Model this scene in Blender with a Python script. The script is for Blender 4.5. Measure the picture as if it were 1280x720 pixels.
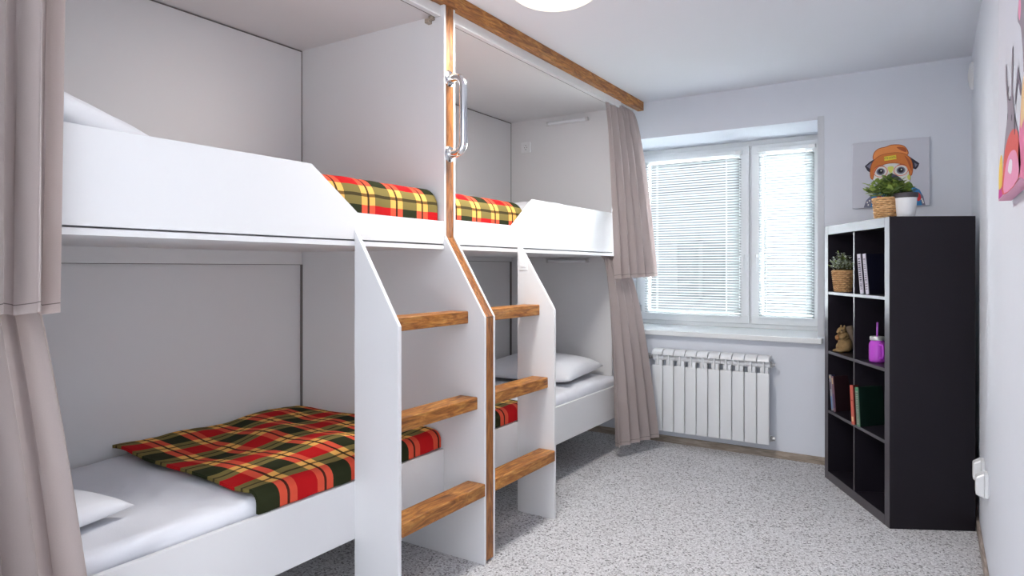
import bpy, bmesh, math, random
from mathutils import Vector, Matrix, noise
from mathutils.geometry import tessellate_polygon
random.seed(7)
for o in list(bpy.data.objects): bpy.data.objects.remove(o)
SC = bpy.context.scene
COL = SC.collection
PI = math.pi

# ------------------------------------------------------------------ camera, sky, exposure
cam_d = bpy.data.cameras.new('camera'); cam = bpy.data.objects.new('camera', cam_d); COL.objects.link(cam)
cam.location = (0, 0, 1.24); cam.rotation_euler = (PI/2, 0, math.radians(32.55))
cam_d.sensor_width = 36; cam_d.lens = 36*827/1280; cam_d.shift_y = -24/1280; cam_d.clip_start = .02
SC.camera = cam
SC.view_settings.view_transform = 'Standard'; SC.view_settings.look = 'None'
SC.view_settings.gamma = 1; SC.view_settings.use_curve_mapping = False
SC.view_settings.exposure = 0.48
W = bpy.data.worlds.new('sky'); SC.world = W; W.use_nodes = True
wn = W.node_tree.nodes; wl = W.node_tree.links; wn.clear()
wo = wn.new('ShaderNodeOutputWorld'); wb = wn.new('ShaderNodeBackground'); tc = wn.new('ShaderNodeTexCoord')
sx = wn.new('ShaderNodeSeparateXYZ'); mr = wn.new('ShaderNodeMapRange'); mx = wn.new('ShaderNodeMix'); mx.data_type = 'RGBA'
wl.new(tc.outputs['Generated'], sx.inputs[0]); wl.new(sx.outputs['Y'], mr.inputs['Value'])
mr.inputs['From Min'].default_value = .1; mr.inputs['From Max'].default_value = .75
SKY_REAR = (1.62, 1.68, 1.78); SKY_FRONT = (58, 62, 66)
wl.new(mr.outputs[0], mx.inputs[0]); mx.inputs[6].default_value = (*SKY_REAR, 1); mx.inputs[7].default_value = (*SKY_FRONT, 1)
wl.new(mx.outputs[2], wb.inputs['Color']); wb.inputs['Strength'].default_value = 1.0; wl.new(wb.outputs[0], wo.inputs[0])
LAMP_EMIT = 4.0; LAMP_W = 21

# ------------------------------------------------------------------ materials
def lin(c): return tuple((x/255/12.92 if x/255 <= .04045 else ((x/255+.055)/1.055)**2.4) for x in c)
def newmat(name):
    m = bpy.data.materials.new(name); m.use_nodes = True
    return m, m.node_tree.nodes, m.node_tree.links, m.node_tree.nodes['Principled BSDF']
def mat(name, rgb, rough=.5, metal=0, spec=.5, bump=0, bscale=60, vary=0, vscale=8, **kw):
    m, n, l, p = newmat(name)
    p.inputs['Base Color'].default_value = (*rgb, 1); p.inputs['Roughness'].default_value = rough
    p.inputs['Metallic'].default_value = metal; p.inputs['Specular IOR Level'].default_value = spec
    for k, v in kw.items(): p.inputs[k].default_value = v
    t = n.new('ShaderNodeTexCoord')
    if vary:
        nz = n.new('ShaderNodeTexNoise'); nz.inputs['Scale'].default_value = vscale; nz.inputs['Detail'].default_value = 4
        l.new(t.outputs['Object'], nz.inputs['Vector'])
        mp = n.new('ShaderNodeMapRange'); mp.inputs['To Min'].default_value = 1-vary; mp.inputs['To Max'].default_value = 1+vary
        l.new(nz.outputs['Fac'], mp.inputs['Value'])
        vm = n.new('ShaderNodeVectorMath'); vm.operation = 'SCALE'; vm.inputs[0].default_value = rgb
        l.new(mp.outputs[0], vm.inputs['Scale']); l.new(vm.outputs[0], p.inputs['Base Color'])
    if bump:
        nz = n.new('ShaderNodeTexNoise'); nz.inputs['Scale'].default_value = bscale; nz.inputs['Detail'].default_value = 3
        l.new(t.outputs['Object'], nz.inputs['Vector'])
        b = n.new('ShaderNodeBump'); b.inputs['Strength'].default_value = bump; b.inputs['Distance'].default_value = .002
        l.new(nz.outputs['Fac'], b.inputs['Height']); l.new(b.outputs[0], p.inputs['Normal'])
    return m

M = {}
M['board'] = mat('white_laminate', (.765, .76, .768), .5, spec=.3, bump=.03, bscale=90)
M['wall'] = mat('wall_paint', (.77, .80, .865), .75, bump=.15, bscale=120, vary=.012)
M['ceil'] = mat('ceiling_paint', (.87, .895, .95), .8, bump=.05)
M['plastic'] = mat('white_plastic', (.84, .85, .86), .3, bump=.01)
M['pvc'] = mat('white_pvc', (.85, .87, .88), .25, bump=.01)
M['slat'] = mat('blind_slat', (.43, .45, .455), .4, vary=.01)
def _transl(m, w, c):
    n, l = m.node_tree.nodes, m.node_tree.links; t = n.new('ShaderNodeBsdfTranslucent'); t.inputs[0].default_value = (*c, 1)
    x = n.new('ShaderNodeMixShader'); x.inputs[0].default_value = w; l.new(n['Principled BSDF'].outputs[0], x.inputs[1]); l.new(t.outputs[0], x.inputs[2]); l.new(x.outputs[0], n['Material Output'].inputs[0])
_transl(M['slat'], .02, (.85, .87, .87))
M['cord'] = mat('blind_cord', (.75, .76, .76), .8, vary=.02)
M['radiator'] = mat('radiator_enamel', (.84, .86, .88), .3, vary=.005)
M['painted_shade'] = mat('painted_shade', (.17, .155, .15), .6, vary=.05)  # dark colour standing in for shade in gaps and under the header
M['chrome'] = mat('chrome', (.82, .82, .83), .07, metal=1, vary=.01)
M['steel'] = mat('steel', (.5, .5, .5), .3, metal=1, vary=.05)
M['sheet'] = mat('white_sheet', (.80, .81, .86), .9, bump=.25, bscale=220, vary=.01)
def _wrinkle(m, sc, dist, strength, st=(1, 1, 1)):
    n, l = m.node_tree.nodes, m.node_tree.links; t = n.new('ShaderNodeTexCoord'); mp = n.new('ShaderNodeMapping'); mp.inputs['Scale'].default_value = st
    l.new(t.outputs['Object'], mp.inputs[0]); z = n.new('ShaderNodeTexNoise'); z.noise_type = 'RIDGED_MULTIFRACTAL'; z.inputs['Scale'].default_value = sc; z.inputs['Detail'].default_value = 2; z.inputs['Distortion'].default_value = 1.2
    l.new(mp.outputs[0], z.inputs['Vector']); b = n.new('ShaderNodeBump'); b.inputs['Strength'].default_value = strength; b.inputs['Distance'].default_value = dist
    l.new(z.outputs['Fac'], b.inputs['Height']); old = n['Principled BSDF'].inputs['Normal'].links[0].from_socket; l.new(old, b.inputs['Normal']); l.new(b.outputs[0], n['Principled BSDF'].inputs['Normal'])
_wrinkle(M['sheet'], 2.4, .03, .9, (1, 1.7, 1))
M['pillow'] = mat('pillow_cotton', (.84, .85, .89), .9, bump=.2, bscale=150, vary=.01)
M['shelf'] = mat('black_brown_veneer', lin((27, 23, 31)), .45, spec=.3, vary=.12, vscale=5)
M['shelf_edge'] = mat('black_brown_edge', lin((70, 64, 70)), .30, spec=.5, vary=.08, IOR=1.5)
M['shelf_in'] = mat('black_brown_inside', lin((20, 17, 20)), .5, spec=.4, vary=.12)
M['pot_white'] = mat('white_pot', (.82, .83, .86), .35, vary=.01)
M['pot_rim'] = mat('dark_rim', lin((62, 56, 62)), .5, vary=.05)
M['canvas'] = mat('canvas', lin((212, 213, 222)), .85, bump=.2, bscale=400)
M['stone'] = mat('figurine_stone', lin((150, 122, 82)), .85, bump=.9, bscale=180, vary=.35, vscale=60)
M['stone_grey'] = mat('figurine_grey', lin((120, 104, 88)), .85, bump=.9, bscale=180, vary=.35, vscale=60)
M['leaf'] = mat('leaf_green', lin((150, 172, 86)), .5, vary=.45, vscale=40)
M['leaf_dark'] = mat('leaf_dark_green', lin((98, 124, 62)), .5, vary=.35, vscale=40)
M['leaf_pale'] = mat('leaf_pale', lin((222, 230, 218)), .6, vary=.3, vscale=60)
M['stem'] = mat('plant_stem', lin((80, 84, 44)), .7, vary=.2)
M['soil'] = mat('soil_and_weave_shade', lin((50, 38, 30)), .95, bump=.6, vary=.3)  # soil brown, also used as painted shade inside the basket weave
M['tooth'] = mat('figurine_nut', lin((170, 118, 70)), .7, vary=.2, vscale=50)
M['black'] = mat('black_ink', (.02, .02, .022), .5, vary=.1)
M['lampmetal'] = mat('lamp_metal', (.7, .7, .7), .35, metal=.6, vary=.02)
M['facade'] = mat('facade_render', (.165, .172, .175), .9, vary=.05, vscale=2)
M['facade_glass'] = mat('facade_window', (.10, .107, .11), .3, vary=.1)
M['ground'] = mat('outside_ground', (.35, .37, .33), .95, vary=.2)

def glass():
    m, n, l, p = newmat('window_glass')
    n.remove(p); out = n['Material Output']
    t = n.new('ShaderNodeBsdfTransparent'); t.inputs[0].default_value = (.97, .975, .975, 1)
    g = n.new('ShaderNodeBsdfGlossy'); g.inputs['Roughness'].default_value = .02
    fr = n.new('ShaderNodeFresnel'); fr.inputs[0].default_value = 1.35
    mxs = n.new('ShaderNodeMixShader'); l.new(fr.outputs[0], mxs.inputs[0]); l.new(t.outputs[0], mxs.inputs[1]); l.new(g.outputs[0], mxs.inputs[2])
    l.new(mxs.outputs[0], out.inputs[0]); return m
M['glass'] = glass()
def tinted():
    m, n, l, p = newmat('purple_glass')
    out = n['Material Output']
    p.inputs['Base Color'].default_value = (.82, .15, .93, 1); p.inputs['Roughness'].default_value = .08
    t = n.new('ShaderNodeBsdfTransparent'); t.inputs[0].default_value = (.90, .32, .98, 1)
    mxs = n.new('ShaderNodeMixShader'); mxs.inputs[0].default_value = .6
    l.new(t.outputs[0], mxs.inputs[1]); l.new(p.outputs[0], mxs.inputs[2]); l.new(mxs.outputs[0], out.inputs[0]); return m
M['purple'] = tinted()
M['straw'] = mat('purple_straw', lin((175, 90, 200)), .3, vary=.02)

def wood(name, axis, c1, c2, c3, rough=.5):
    m, n, l, p = newmat(name)
    t = n.new('ShaderNodeTexCoord'); mp = n.new('ShaderNodeMapping')
    s = [24, 24, 24]; s[axis] = 4.5; mp.inputs['Scale'].default_value = s
    l.new(t.outputs['Object'], mp.inputs['Vector'])
    a = n.new('ShaderNodeTexNoise'); a.inputs['Scale'].default_value = 1.6; a.inputs['Detail'].default_value = 7; a.inputs['Roughness'].default_value = .62; a.inputs['Distortion'].default_value = 1.4
    l.new(mp.outputs[0], a.inputs['Vector'])
    r = n.new('ShaderNodeValToRGB'); l.new(a.outputs['Fac'], r.inputs[0])
    e = r.color_ramp.elements; e[0].position = .30; e[0].color = (*lin(c1), 1); e[1].position = .72; e[1].color = (*lin(c3), 1)
    x = e.new(.5); x.color = (*lin(c2), 1)
    mp2 = n.new('ShaderNodeMapping'); s2 = [130, 130, 130]; s2[axis] = 9; mp2.inputs['Scale'].default_value = s2
    l.new(t.outputs['Object'], mp2.inputs['Vector'])
    f = n.new('ShaderNodeTexNoise'); f.inputs['Scale'].default_value = 1; f.inputs['Detail'].default_value = 3; l.new(mp2.outputs[0], f.inputs['Vector'])
    r2 = n.new('ShaderNodeMapRange'); r2.inputs['From Min'].default_value = .35; r2.inputs['From Max'].default_value = .6; r2.inputs['To Min'].default_value = .68; r2.inputs['To Max'].default_value = 1.08
    l.new(f.outputs['Fac'], r2.inputs['Value'])
    vm = n.new('ShaderNodeVectorMath'); vm.operation = 'SCALE'; l.new(r.outputs[0], vm.inputs[0]); l.new(r2.outputs[0], vm.inputs['Scale'])
    l.new(vm.outputs[0], p.inputs['Base Color']); p.inputs['Roughness'].default_value = rough
    b = n.new('ShaderNodeBump'); b.inputs['Strength'].default_value = .35; b.inputs['Distance'].default_value = .002
    l.new(f.outputs['Fac'], b.inputs['Height']); l.new(b.outputs[0], p.inputs['Normal'])
    return m
WC = ((106, 56, 16), (168, 106, 44), (210, 154, 80))
M['wood_y'] = wood('stained_wood_y', 1, *WC); M['wood_z'] = wood('stained_wood_z', 2, (104, 58, 24), (150, 92, 42), (184, 126, 68), .4)
M['skirting'] = wood('greyed_oak', 0, (138, 124, 110), (164, 150, 136), (184, 170, 156), .6)
M['skirting_y'] = wood('greyed_oak_y', 1, (142, 128, 118), (172, 158, 148), (194, 180, 170), .6)

def carpet():
    m, n, l, p = newmat('looped_carpet')
    t = n.new('ShaderNodeTexCoord')
    v = n.new('ShaderNodeTexVoronoi'); v.inputs['Scale'].default_value = 140; l.new(t.outputs['Object'], v.inputs['Vector'])
    hs = n.new('ShaderNodeSeparateColor'); l.new(v.outputs['Color'], hs.inputs[0])
    r = n.new('ShaderNodeValToRGB'); l.new(hs.outputs[0], r.inputs[0])
    e = r.color_ramp.elements; e[0].position = 0; e[0].color = (*lin((124, 122, 124)), 1); e[1].position = 1; e[1].color = (*lin((232, 231, 233)), 1)
    a = e.new(.10); a.color = (*lin((168, 166, 168)), 1); b_ = e.new(.26); b_.color = (*lin((212, 211, 213)), 1)
    d = n.new('ShaderNodeMapRange'); l.new(v.outputs['Distance'], d.inputs['Value']); d.inputs['From Min'].default_value = .15; d.inputs['From Max'].default_value = .75
    d.inputs['To Min'].default_value = 1.06; d.inputs['To Max'].default_value = .74
    nz = n.new('ShaderNodeTexNoise'); nz.inputs['Scale'].default_value = 3.5; nz.inputs['Detail'].default_value = 4; l.new(t.outputs['Object'], nz.inputs['Vector'])
    nm = n.new('ShaderNodeMapRange'); nm.inputs['To Min'].default_value = .94; nm.inputs['To Max'].default_value = 1.06; l.new(nz.outputs['Fac'], nm.inputs['Value'])
    mu = n.new('ShaderNodeMath'); mu.operation = 'MULTIPLY'; l.new(d.outputs[0], mu.inputs[0]); l.new(nm.outputs[0], mu.inputs[1])
    vm = n.new('ShaderNodeVectorMath'); vm.operation = 'SCALE'; l.new(r.outputs[0], vm.inputs[0]); l.new(mu.outputs[0], vm.inputs['Scale'])
    l.new(vm.outputs[0], p.inputs['Base Color']); p.inputs['Roughness'].default_value = .95; p.inputs['Specular IOR Level'].default_value = .1
    b = n.new('ShaderNodeBump'); b.inputs['Strength'].default_value = .6; b.inputs['Distance'].default_value = .004; b.invert = True
    l.new(v.outputs['Distance'], b.inputs['Height']); l.new(b.outputs[0], p.inputs['Normal'])
    return m
M['carpet'] = carpet()

def tartan():
    m, n, l, p = newmat('tartan_fleece')
    uv = n.new('ShaderNodeUVMap'); sp = n.new('ShaderNodeSeparateXYZ'); l.new(uv.outputs[0], sp.inputs[0])
    def mth(op, a, b=None, c=None):
        x = n.new('ShaderNodeMath'); x.operation = op
        for i, s in enumerate((a, b, c)):
            if s is None: continue
            if isinstance(s, (int, float)): x.inputs[i].default_value = s
            else: l.new(s, x.inputs[i])
        return x.outputs[0]
    P = .158
    def ax(o):
        q = mth('DIVIDE', o, P); fr = mth('FRACT', q); idx = mth('FLOOR', q)
        stripe = mth('GREATER_THAN', fr, .55)                       # the stripe band
        blk = mth('LESS_THAN', mth('ABSOLUTE', mth('SUBTRACT', fr, .775)), .034)   # thin dark line in it
        par = mth('FLOORED_MODULO', idx, 2)
        return stripe, blk, par
    su, bu, pu = ax(sp.outputs[0]); sv, bv, pv = ax(sp.outputs[1])
    odd = mth('ABSOLUTE', mth('SUBTRACT', pu, pv))
    def mixc(f, a, b):
        x = n.new('ShaderNodeMix'); x.data_type = 'RGBA'; l.new(f, x.inputs[0])
        for i, s in ((6, a), (7, b)):
            if isinstance(s, tuple): x.inputs[i].default_value = (*s, 1)
            else: l.new(s, x.inputs[i])
        return x.outputs[2]
    red, green, salmon, olive, yellow, blk = lin((184, 22, 26)), lin((42, 46, 26)), lin((216, 84, 60)), lin((124, 110, 62)), lin((236, 176, 92)), lin((36, 28, 20))
    base = mixc(odd, red, green)
    base = mixc(su, base, salmon)          # bands across the bed
    oly = mixc(su, olive, yellow)
    base = mixc(sv, base, oly)             # bands along the bed, yellow where they cross
    base = mixc(mth('MULTIPLY', bu, .92), base, blk)
    base = mixc(mth('MULTIPLY', bv, .80), base, blk)
    l.new(base, p.inputs['Base Color']); p.inputs['Roughness'].default_value = .95; p.inputs['Specular IOR Level'].default_value = .15
    t = n.new('ShaderNodeTexCoord'); nz = n.new('ShaderNodeTexNoise'); nz.inputs['Scale'].default_value = 350; l.new(t.outputs['Object'], nz.inputs['Vector'])
    b = n.new('ShaderNodeBump'); b.inputs['Strength'].default_value = .25; b.inputs['Distance'].default_value = .002; l.new(nz.outputs['Fac'], b.inputs['Height']); l.new(b.outputs[0], p.inputs['Normal'])
    return m
M['tartan'] = tartan()

def curtain_mat():
    m, n, l, p = newmat('taupe_curtain')
    uv = n.new('ShaderNodeUVMap'); sp = n.new('ShaderNodeSeparateXYZ'); l.new(uv.outputs[0], sp.inputs[0])
    mp = n.new('ShaderNodeMapping'); mp.inputs['Scale'].default_value = (400, 500, 1); l.new(uv.outputs[0], mp.inputs[0])
    nz = n.new('ShaderNodeTexNoise'); nz.inputs['Scale'].default_value = 1; l.new(mp.outputs[0], nz.inputs['Vector'])
    r = n.new('ShaderNodeMapRange'); r.inputs['To Min'].default_value = .93; r.inputs['To Max'].default_value = 1.07; l.new(nz.outputs['Fac'], r.inputs['Value'])
    vm = n.new('ShaderNodeVectorMath'); vm.operation = 'SCALE'; vm.inputs[0].default_value = (.665, .585, .565); l.new(r.outputs[0], vm.inputs['Scale'])
    # the stitch line of the hem, 22 mm above the edge
    a = n.new('ShaderNodeMath'); a.operation = 'SUBTRACT'; l.new(sp.outputs[1], a.inputs[0]); a.inputs[1].default_value = .022
    b = n.new('ShaderNodeMath'); b.operation = 'ABSOLUTE'; l.new(a.outputs[0], b.inputs[0])
    c = n.new('ShaderNodeMath'); c.operation = 'LESS_THAN'; l.new(b.outputs[0], c.inputs[0]); c.inputs[1].default_value = .0012
    mxc = n.new('ShaderNodeMix'); mxc.data_type = 'RGBA'; l.new(c.outputs[0], mxc.inputs[0]); l.new(vm.outputs[0], mxc.inputs[6]); mxc.inputs[7].default_value = (.24, .2, .19, 1)
    l.new(mxc.outputs[2], p.inputs['Base Color']); p.inputs['Roughness'].default_value = .85; p.inputs['Specular IOR Level'].default_value = .2
    out = n['Material Output']; tr = n.new('ShaderNodeBsdfTranslucent'); tr.inputs[0].default_value = (.52, .44, .42, 1)
    ms = n.new('ShaderNodeMixShader'); ms.inputs[0].default_value = .12; l.new(p.outputs[0], ms.inputs[1]); l.new(tr.outputs[0], ms.inputs[2]); l.new(ms.outputs[0], out.inputs[0])
    return m
M['curtain'] = curtain_mat()

def wicker():
    m, n, l, p = newmat('woven_wicker')
    t = n.new('ShaderNodeTexCoord'); nz = n.new('ShaderNodeTexNoise'); nz.inputs['Scale'].default_value = 60; l.new(t.outputs['Object'], nz.inputs['Vector'])
    r = n.new('ShaderNodeValToRGB'); l.new(nz.outputs['Fac'], r.inputs[0]); e = r.color_ramp.elements
    e[0].position = .3; e[0].color = (*lin((188, 140, 92)), 1); e[1].position = .7; e[1].color = (*lin((226, 184, 134)), 1)
    l.new(r.outputs[0], p.inputs['Base Color']); p.inputs['Roughness'].default_value = .6; return m
M['wicker'] = wicker()

def emis(name, rgb, s):
    m, n, l, p = newmat(name); p.inputs['Base Color'].default_value = (.9, .88, .82, 1)
    p.inputs['Emission Color'].default_value = (*rgb, 1); p.inputs['Emission Strength'].default_value = s; return m
M['lamp_glow'] = emis('lamp_glow', (1.0, .93, .74), .72)

_cm = {}
def cmat(rgb, rough=.7):
    k = tuple(rgb)
    if k not in _cm: _cm[k] = mat('print_ink_%d_%d_%d' % k, lin(k), rough, vary=.06, vscale=60)
    return _cm[k]

# ------------------------------------------------------------------ mesh helpers
def obj(name, bm, m, parent=None, smooth=False, angle=None):
    me = bpy.data.meshes.new(name)
    bmesh.ops.recalc_face_normals(bm, faces=bm.faces[:])
    bm.to_mesh(me); bm.free()
    for x in (m if isinstance(m, (list, tuple)) else [m]): me.materials.append(x)
    if smooth:
        for p in me.polygons: p.use_smooth = True
        if angle: me.set_sharp_from_angle(angle=math.radians(angle))
    o = bpy.data.objects.new(name, me); COL.objects.link(o)
    if parent is not None:
        o.parent = parent; o.matrix_parent_inverse = Matrix.Identity(4)
        o.location = (0, 0, 0)
        pm = parent
        # geometry is given in the thing's own frame
    return o
def thing(name, label, cat, loc=(0, 0, 0), rz=0, group=None):
    o = bpy.data.objects.new(name, None); COL.objects.link(o); o.location = loc; o.rotation_euler = (0, 0, rz)
    o.empty_display_size = .05
    o['label'] = label; o['category'] = cat
    if group: o['group'] = group
    return o
def tag(o, label, cat, group=None):
    o['label'] = label; o['category'] = cat
    if group: o['group'] = group
    return o
def struct(o): o['kind'] = 'structure'; return o
def BM(): return bmesh.new()
def bx(bm, x0, x1, y0, y1, z0, z1, bev=0, seg=2, mi=0, mtx=None):
    r = bmesh.ops.create_cube(bm, size=1); vs = r['verts']
    for v in vs: v.co = Vector(((x0+x1)/2 + v.co.x*(x1-x0), (y0+y1)/2 + v.co.y*(y1-y0), (z0+z1)/2 + v.co.z*(z1-z0)))
    fs = list({f for v in vs for f in v.link_faces})
    if bev:
        es = list({e for v in vs for e in v.link_edges})
        rr = bmesh.ops.bevel(bm, geom=es, offset=bev, segments=seg, affect='EDGES', profile=.5)
        fs = list(set(rr['faces']) | {f for f in fs if f.is_valid}); vs = list({v for f in fs for v in f.verts})
    for f in fs: f.material_index = mi
    if mtx: 
        for v in vs: v.co = mtx @ v.co
    return vs
def prism(bm, pts, axis, a0, a1, bev=0, mi=0):
    """polygon pts in the plane normal to axis ('x': (y,z); 'y': (x,z); 'z': (x,y))"""
    def P(p, a): return {'x': Vector((a, p[0], p[1])), 'y': Vector((p[0], a, p[1])), 'z': Vector((p[0], p[1], a))}[axis]
    A = [bm.verts.new(P(p, a0)) for p in pts]; B = [bm.verts.new(P(p, a1)) for p in pts]
    fs = [bm.faces.new(A), bm.faces.new(B[::-1])]
    n = len(pts)
    for i in range(n): fs.append(bm.faces.new((A[i], B[i], B[(i+1) % n], A[(i+1) % n])))
    for f in fs: f.material_index = mi
    if bev:
        es = list({e for f in fs for e in f.edges}); bmesh.ops.bevel(bm, geom=es, offset=bev, segments=1, affect='EDGES')
def tube(bm, pts, r, seg=12, caps=True, mi=0):
    pts = [Vector(p) for p in pts]; rings = []; up = None
    for i, p in enumerate(pts):
        t = (pts[min(i+1, len(pts)-1)] - pts[max(i-1, 0)]).normalized()
        if up is None: up = t.orthogonal().normalized()
        up = (up - t*up.dot(t)).normalized(); w = t.cross(up)
        rr = r[i] if isinstance(r, (list, tuple)) else r
        rings.append([bm.verts.new(p + up*math.cos(2*PI*k/seg)*rr + w*math.sin(2*PI*k/seg)*rr) for k in range(seg)])
    for a, b in zip(rings, rings[1:]):
        for k in range(seg): bm.faces.new((a[k], a[(k+1) % seg], b[(k+1) % seg], b[k])).material_index = mi
    if caps: bm.faces.new(rings[0][::-1]).material_index = mi; bm.faces.new(rings[-1]).material_index = mi
def lathe(bm, prof, c=(0, 0), seg=32, mi=0, close=False):
    rings = []
    for r, z in prof:
        if r < 1e-5: rings.append([bm.verts.new((c[0], c[1], z))])
        else: rings.append([bm.verts.new((c[0]+r*math.cos(2*PI*k/seg), c[1]+r*math.sin(2*PI*k/seg), z)) for k in range(seg)])
    prs = list(zip(rings, rings[1:]))
    if close: prs.append((rings[-1], rings[0]))
    for a, b in prs:
        for k in range(seg):
            k2 = (k+1) % seg
            if len(a) == 1 and len(b) == 1: continue
            if len(a) == 1: f = bm.faces.new((a[0], b[k2], b[k]))
            elif len(b) == 1: f = bm.faces.new((a[k], a[k2], b[0]))
            else: f = bm.faces.new((a[k], a[k2], b[k2], b[k]))
            f.material_index = mi
def ellipsoid(bm, c, r, seg=20, rings=12, mi=0, rot=None):
    g = bmesh.ops.create_uvsphere(bm, u_segments=seg, v_segments=rings, radius=1)
    for v in g['verts']:
        p = Vector((v.co.x*r[0], v.co.y*r[1], v.co.z*r[2]))
        if rot: p = rot @ p
        v.co = p + Vector(c)
    for f in {f for v in g['verts'] for f in v.link_faces}: f.material_index = mi
def grid_surface(bm, nu, nv, fn, uvfn=None, mi=0):
    uvl = bm.loops.layers.uv.verify() if uvfn else None
    V = [[bm.verts.new(fn(i/nu, j/nv)) for j in range(nv+1)] for i in range(nu+1)]
    for i in range(nu):
        for j in range(nv):
            f = bm.faces.new((V[i][j], V[i+1][j], V[i+1][j+1], V[i][j+1])); f.material_index = mi
            if uvl:
                for lp, (a, b) in zip(f.loops, ((i, j), (i+1, j), (i+1, j+1), (i, j+1))): lp[uvl].uv = uvfn(a/nu, b/nv)
    return V
def solid(bm, t):
    bmesh.ops.recalc_face_normals(bm, faces=bm.faces[:]); bmesh.ops.solidify(bm, geom=bm.faces[:], thickness=t)

# ------------------------------------------------------------------ room shell
XR, YB, ZC = .18, 4.60, 2.456        # right wall, window wall, ceiling
XL, Y0 = -2.80, -0.9
WX0, WX1, WZ0, WZ1, WY = -2.05, -.626, .80, 2.19, 5.10   # window niche
b = BM(); bx(b, XL-.1, XR+.1, Y0, YB+.1, -.06, 0); struct(obj('floor', b, M['carpet']))
b = BM(); bx(b, XL-.1, XR+.1, Y0, YB+.62, ZC, ZC+.1); struct(obj('ceiling', b, M['ceil']))
b = BM(); bx(b, XR, XR+.12, .35, YB+.62, 0, ZC); struct(obj('wall_right', b, M['wall']))  # cut short out of view so sky light enters from the side
b = BM(); bx(b, XL-.12, XL, Y0, YB+.62, 0, ZC); struct(obj('wall_left', b, M['wall']))
b = BM(); bx(b, XL, -1.35, Y0, Y0+.1, 0, ZC); struct(obj('light_block_wall', b, M['wall']))  # unseen part wall added to hold rear light off the berths
b = BM()
bx(b, XL, WX0, YB, YB+.62, 0, ZC); bx(b, WX1, XR, YB, YB+.62, 0, ZC)
bx(b, WX0, WX1, YB, YB+.62, 0, WZ0-.035); bx(b, WX0, WX1, YB, YB+.62, WZ1, ZC)
struct(obj('wall_back', b, M['wall']))
b = BM(); bx(b, XL, XR-.012, YB-.014, YB, 0, .046, .003); bx(b, XL, XR-.012, YB-.018, YB-.014, 0, .006, 0); struct(obj('baseboard_back', b, M['skirting']))
b = BM(); bx(b, XR-.012, XR, .35, YB-.014, 0, .05, .003); struct(obj('baseboard_right', b, M['skirting_y']))
b = BM(); bx(b, WX1, WX1+.038, YB-.004, YB, WZ0+.01, WZ1+.02, .001)
struct(obj('trim_1', b, mat('corner_bead', (.66, .68, .72), .6, vary=.01)))

# window: frame, sashes, panes, hinges, handles, sill
win = bpy.data.objects.new('window_1', None); COL.objects.link(win); win.location = (0, 0, 0); struct(win)
MX = -1.15                           # where the two sashes meet
def ring(bm, x0, x1, z0, z1, w, ya, yb, bev=.004):
    bx(bm, x0, x1, ya, yb, z1-w, z1, bev); bx(bm, x0, x1, ya, yb, z0, z0+w, bev)
    bx(bm, x0, x0+w, ya+.0005, yb-.0005, z0+w-.004, z1-w+.004, bev); bx(bm, x1-w, x1, ya+.0005, yb-.0005, z0+w-.004, z1-w+.004, bev)
b = BM(); ring(b, WX0, WX1, WZ0, WZ1, .055, WY, WY+.07); bx(b, MX-.02, MX+.02, WY+.01, WY+.07, WZ0+.05, WZ1-.05, .003)
obj('window_frame', b, M['pvc'], win)
def sash(x0, x1, hx, hinge):
    b = BM(); ring(b, x0, x1, WZ0+.03, WZ1-.035, .068, WY-.018, WY+.05, .006)
    ring(b, x0+.06, x1-.06, WZ0+.09, WZ1-.095, .014, WY-.008, WY+.04, .003)
    s = obj('sash', b, M['pvc'], win)
    b = BM(); bx(b, x0+.06, x1-.06, WY+.018, WY+.026, WZ0+.09, WZ1-.095); obj('glass_pane', b, M['glass'], s)
    b = BM(); bx(b, hx-.014, hx+.014, WY-.026, WY-.018, 1.27, 1.35, .003); bx(b, hx-.010, hx+.010, WY-.05, WY-.026, 1.325, 1.345, .003)
    bx(b, hx-.010, hx+.010, WY-.06, WY-.048, 1.22, 1.345, .004); obj('window_handle', b, M['plastic'], s)
    if hinge:
        for zz in (WZ0+.08, WZ1-.16):
            b = BM(); tube(b, [(x0-.004, WY-.024, zz), (x0-.004, WY-.024, zz+.085)], .009, 10); bx(b, x0-.004, x0+.018, WY-.026, WY-.018, zz+.015, zz+.07, .002)
            obj('hinge', b, M['steel'], s)
sash(WX0+.035, MX-.008, MX-.045, True); sash(MX+.008, WX1-.03, MX+.045, False)
b = BM(); bx(b, WX0-.03, WX1+.03, YB-.05, YB, WZ0-.035, WZ0, .004); bx(b, WX0, WX1, YB-.002, WY+.05, WZ0-.035, WZ0, 0)
obj('window_sill', b, M['pvc'], win)

# outside: the neighbouring building and its yard
b = BM(); bx(b, -30, 14, 5.9, 40, -3.1, -3.0); struct(obj('ground_outside', b, M['ground']))
nb = thing('apartment_building', 'pale building opposite the window, seen through the open blind slats', 'building', (-4.5, 14, -3.0))
b = BM(); bx(b, -5.5, 3.2, 0, 6, 0, 8.6); obj('facade_wall', b, M['facade'], nb)
b = BM(); bx(b, -5.6, 3.3, -.35, 0, 5.72, 5.82, .01); obj('ledge', b, M['facade'], nb)
for (x, z, w, h) in ((-1.75, 3.55, 1.0, 1.35), (-.25, 3.55, 1.15, 1.35), (1.25, 3.55, 1.0, 1.35), (-1.75, 6.3, 1.0, 1.3), (-.2, 6.3, 1.0, 1.3), (-3.6, 3.55, 1.0, 1.35)):
    b = BM(); ring(b, x, x+w, z, z+h, .07, -.05, .02); bx(b, x+w/2-.04, x+w/2+.04, -.05, .02, z, z+h); f = obj('building_window', b, M['facade'], nb)
    b = BM(); bx(b, x+.06, x+w-.06, -.02, -.01, z+.06, z+h-.06); obj('pane', b, M['facade_glass'], f)

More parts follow.
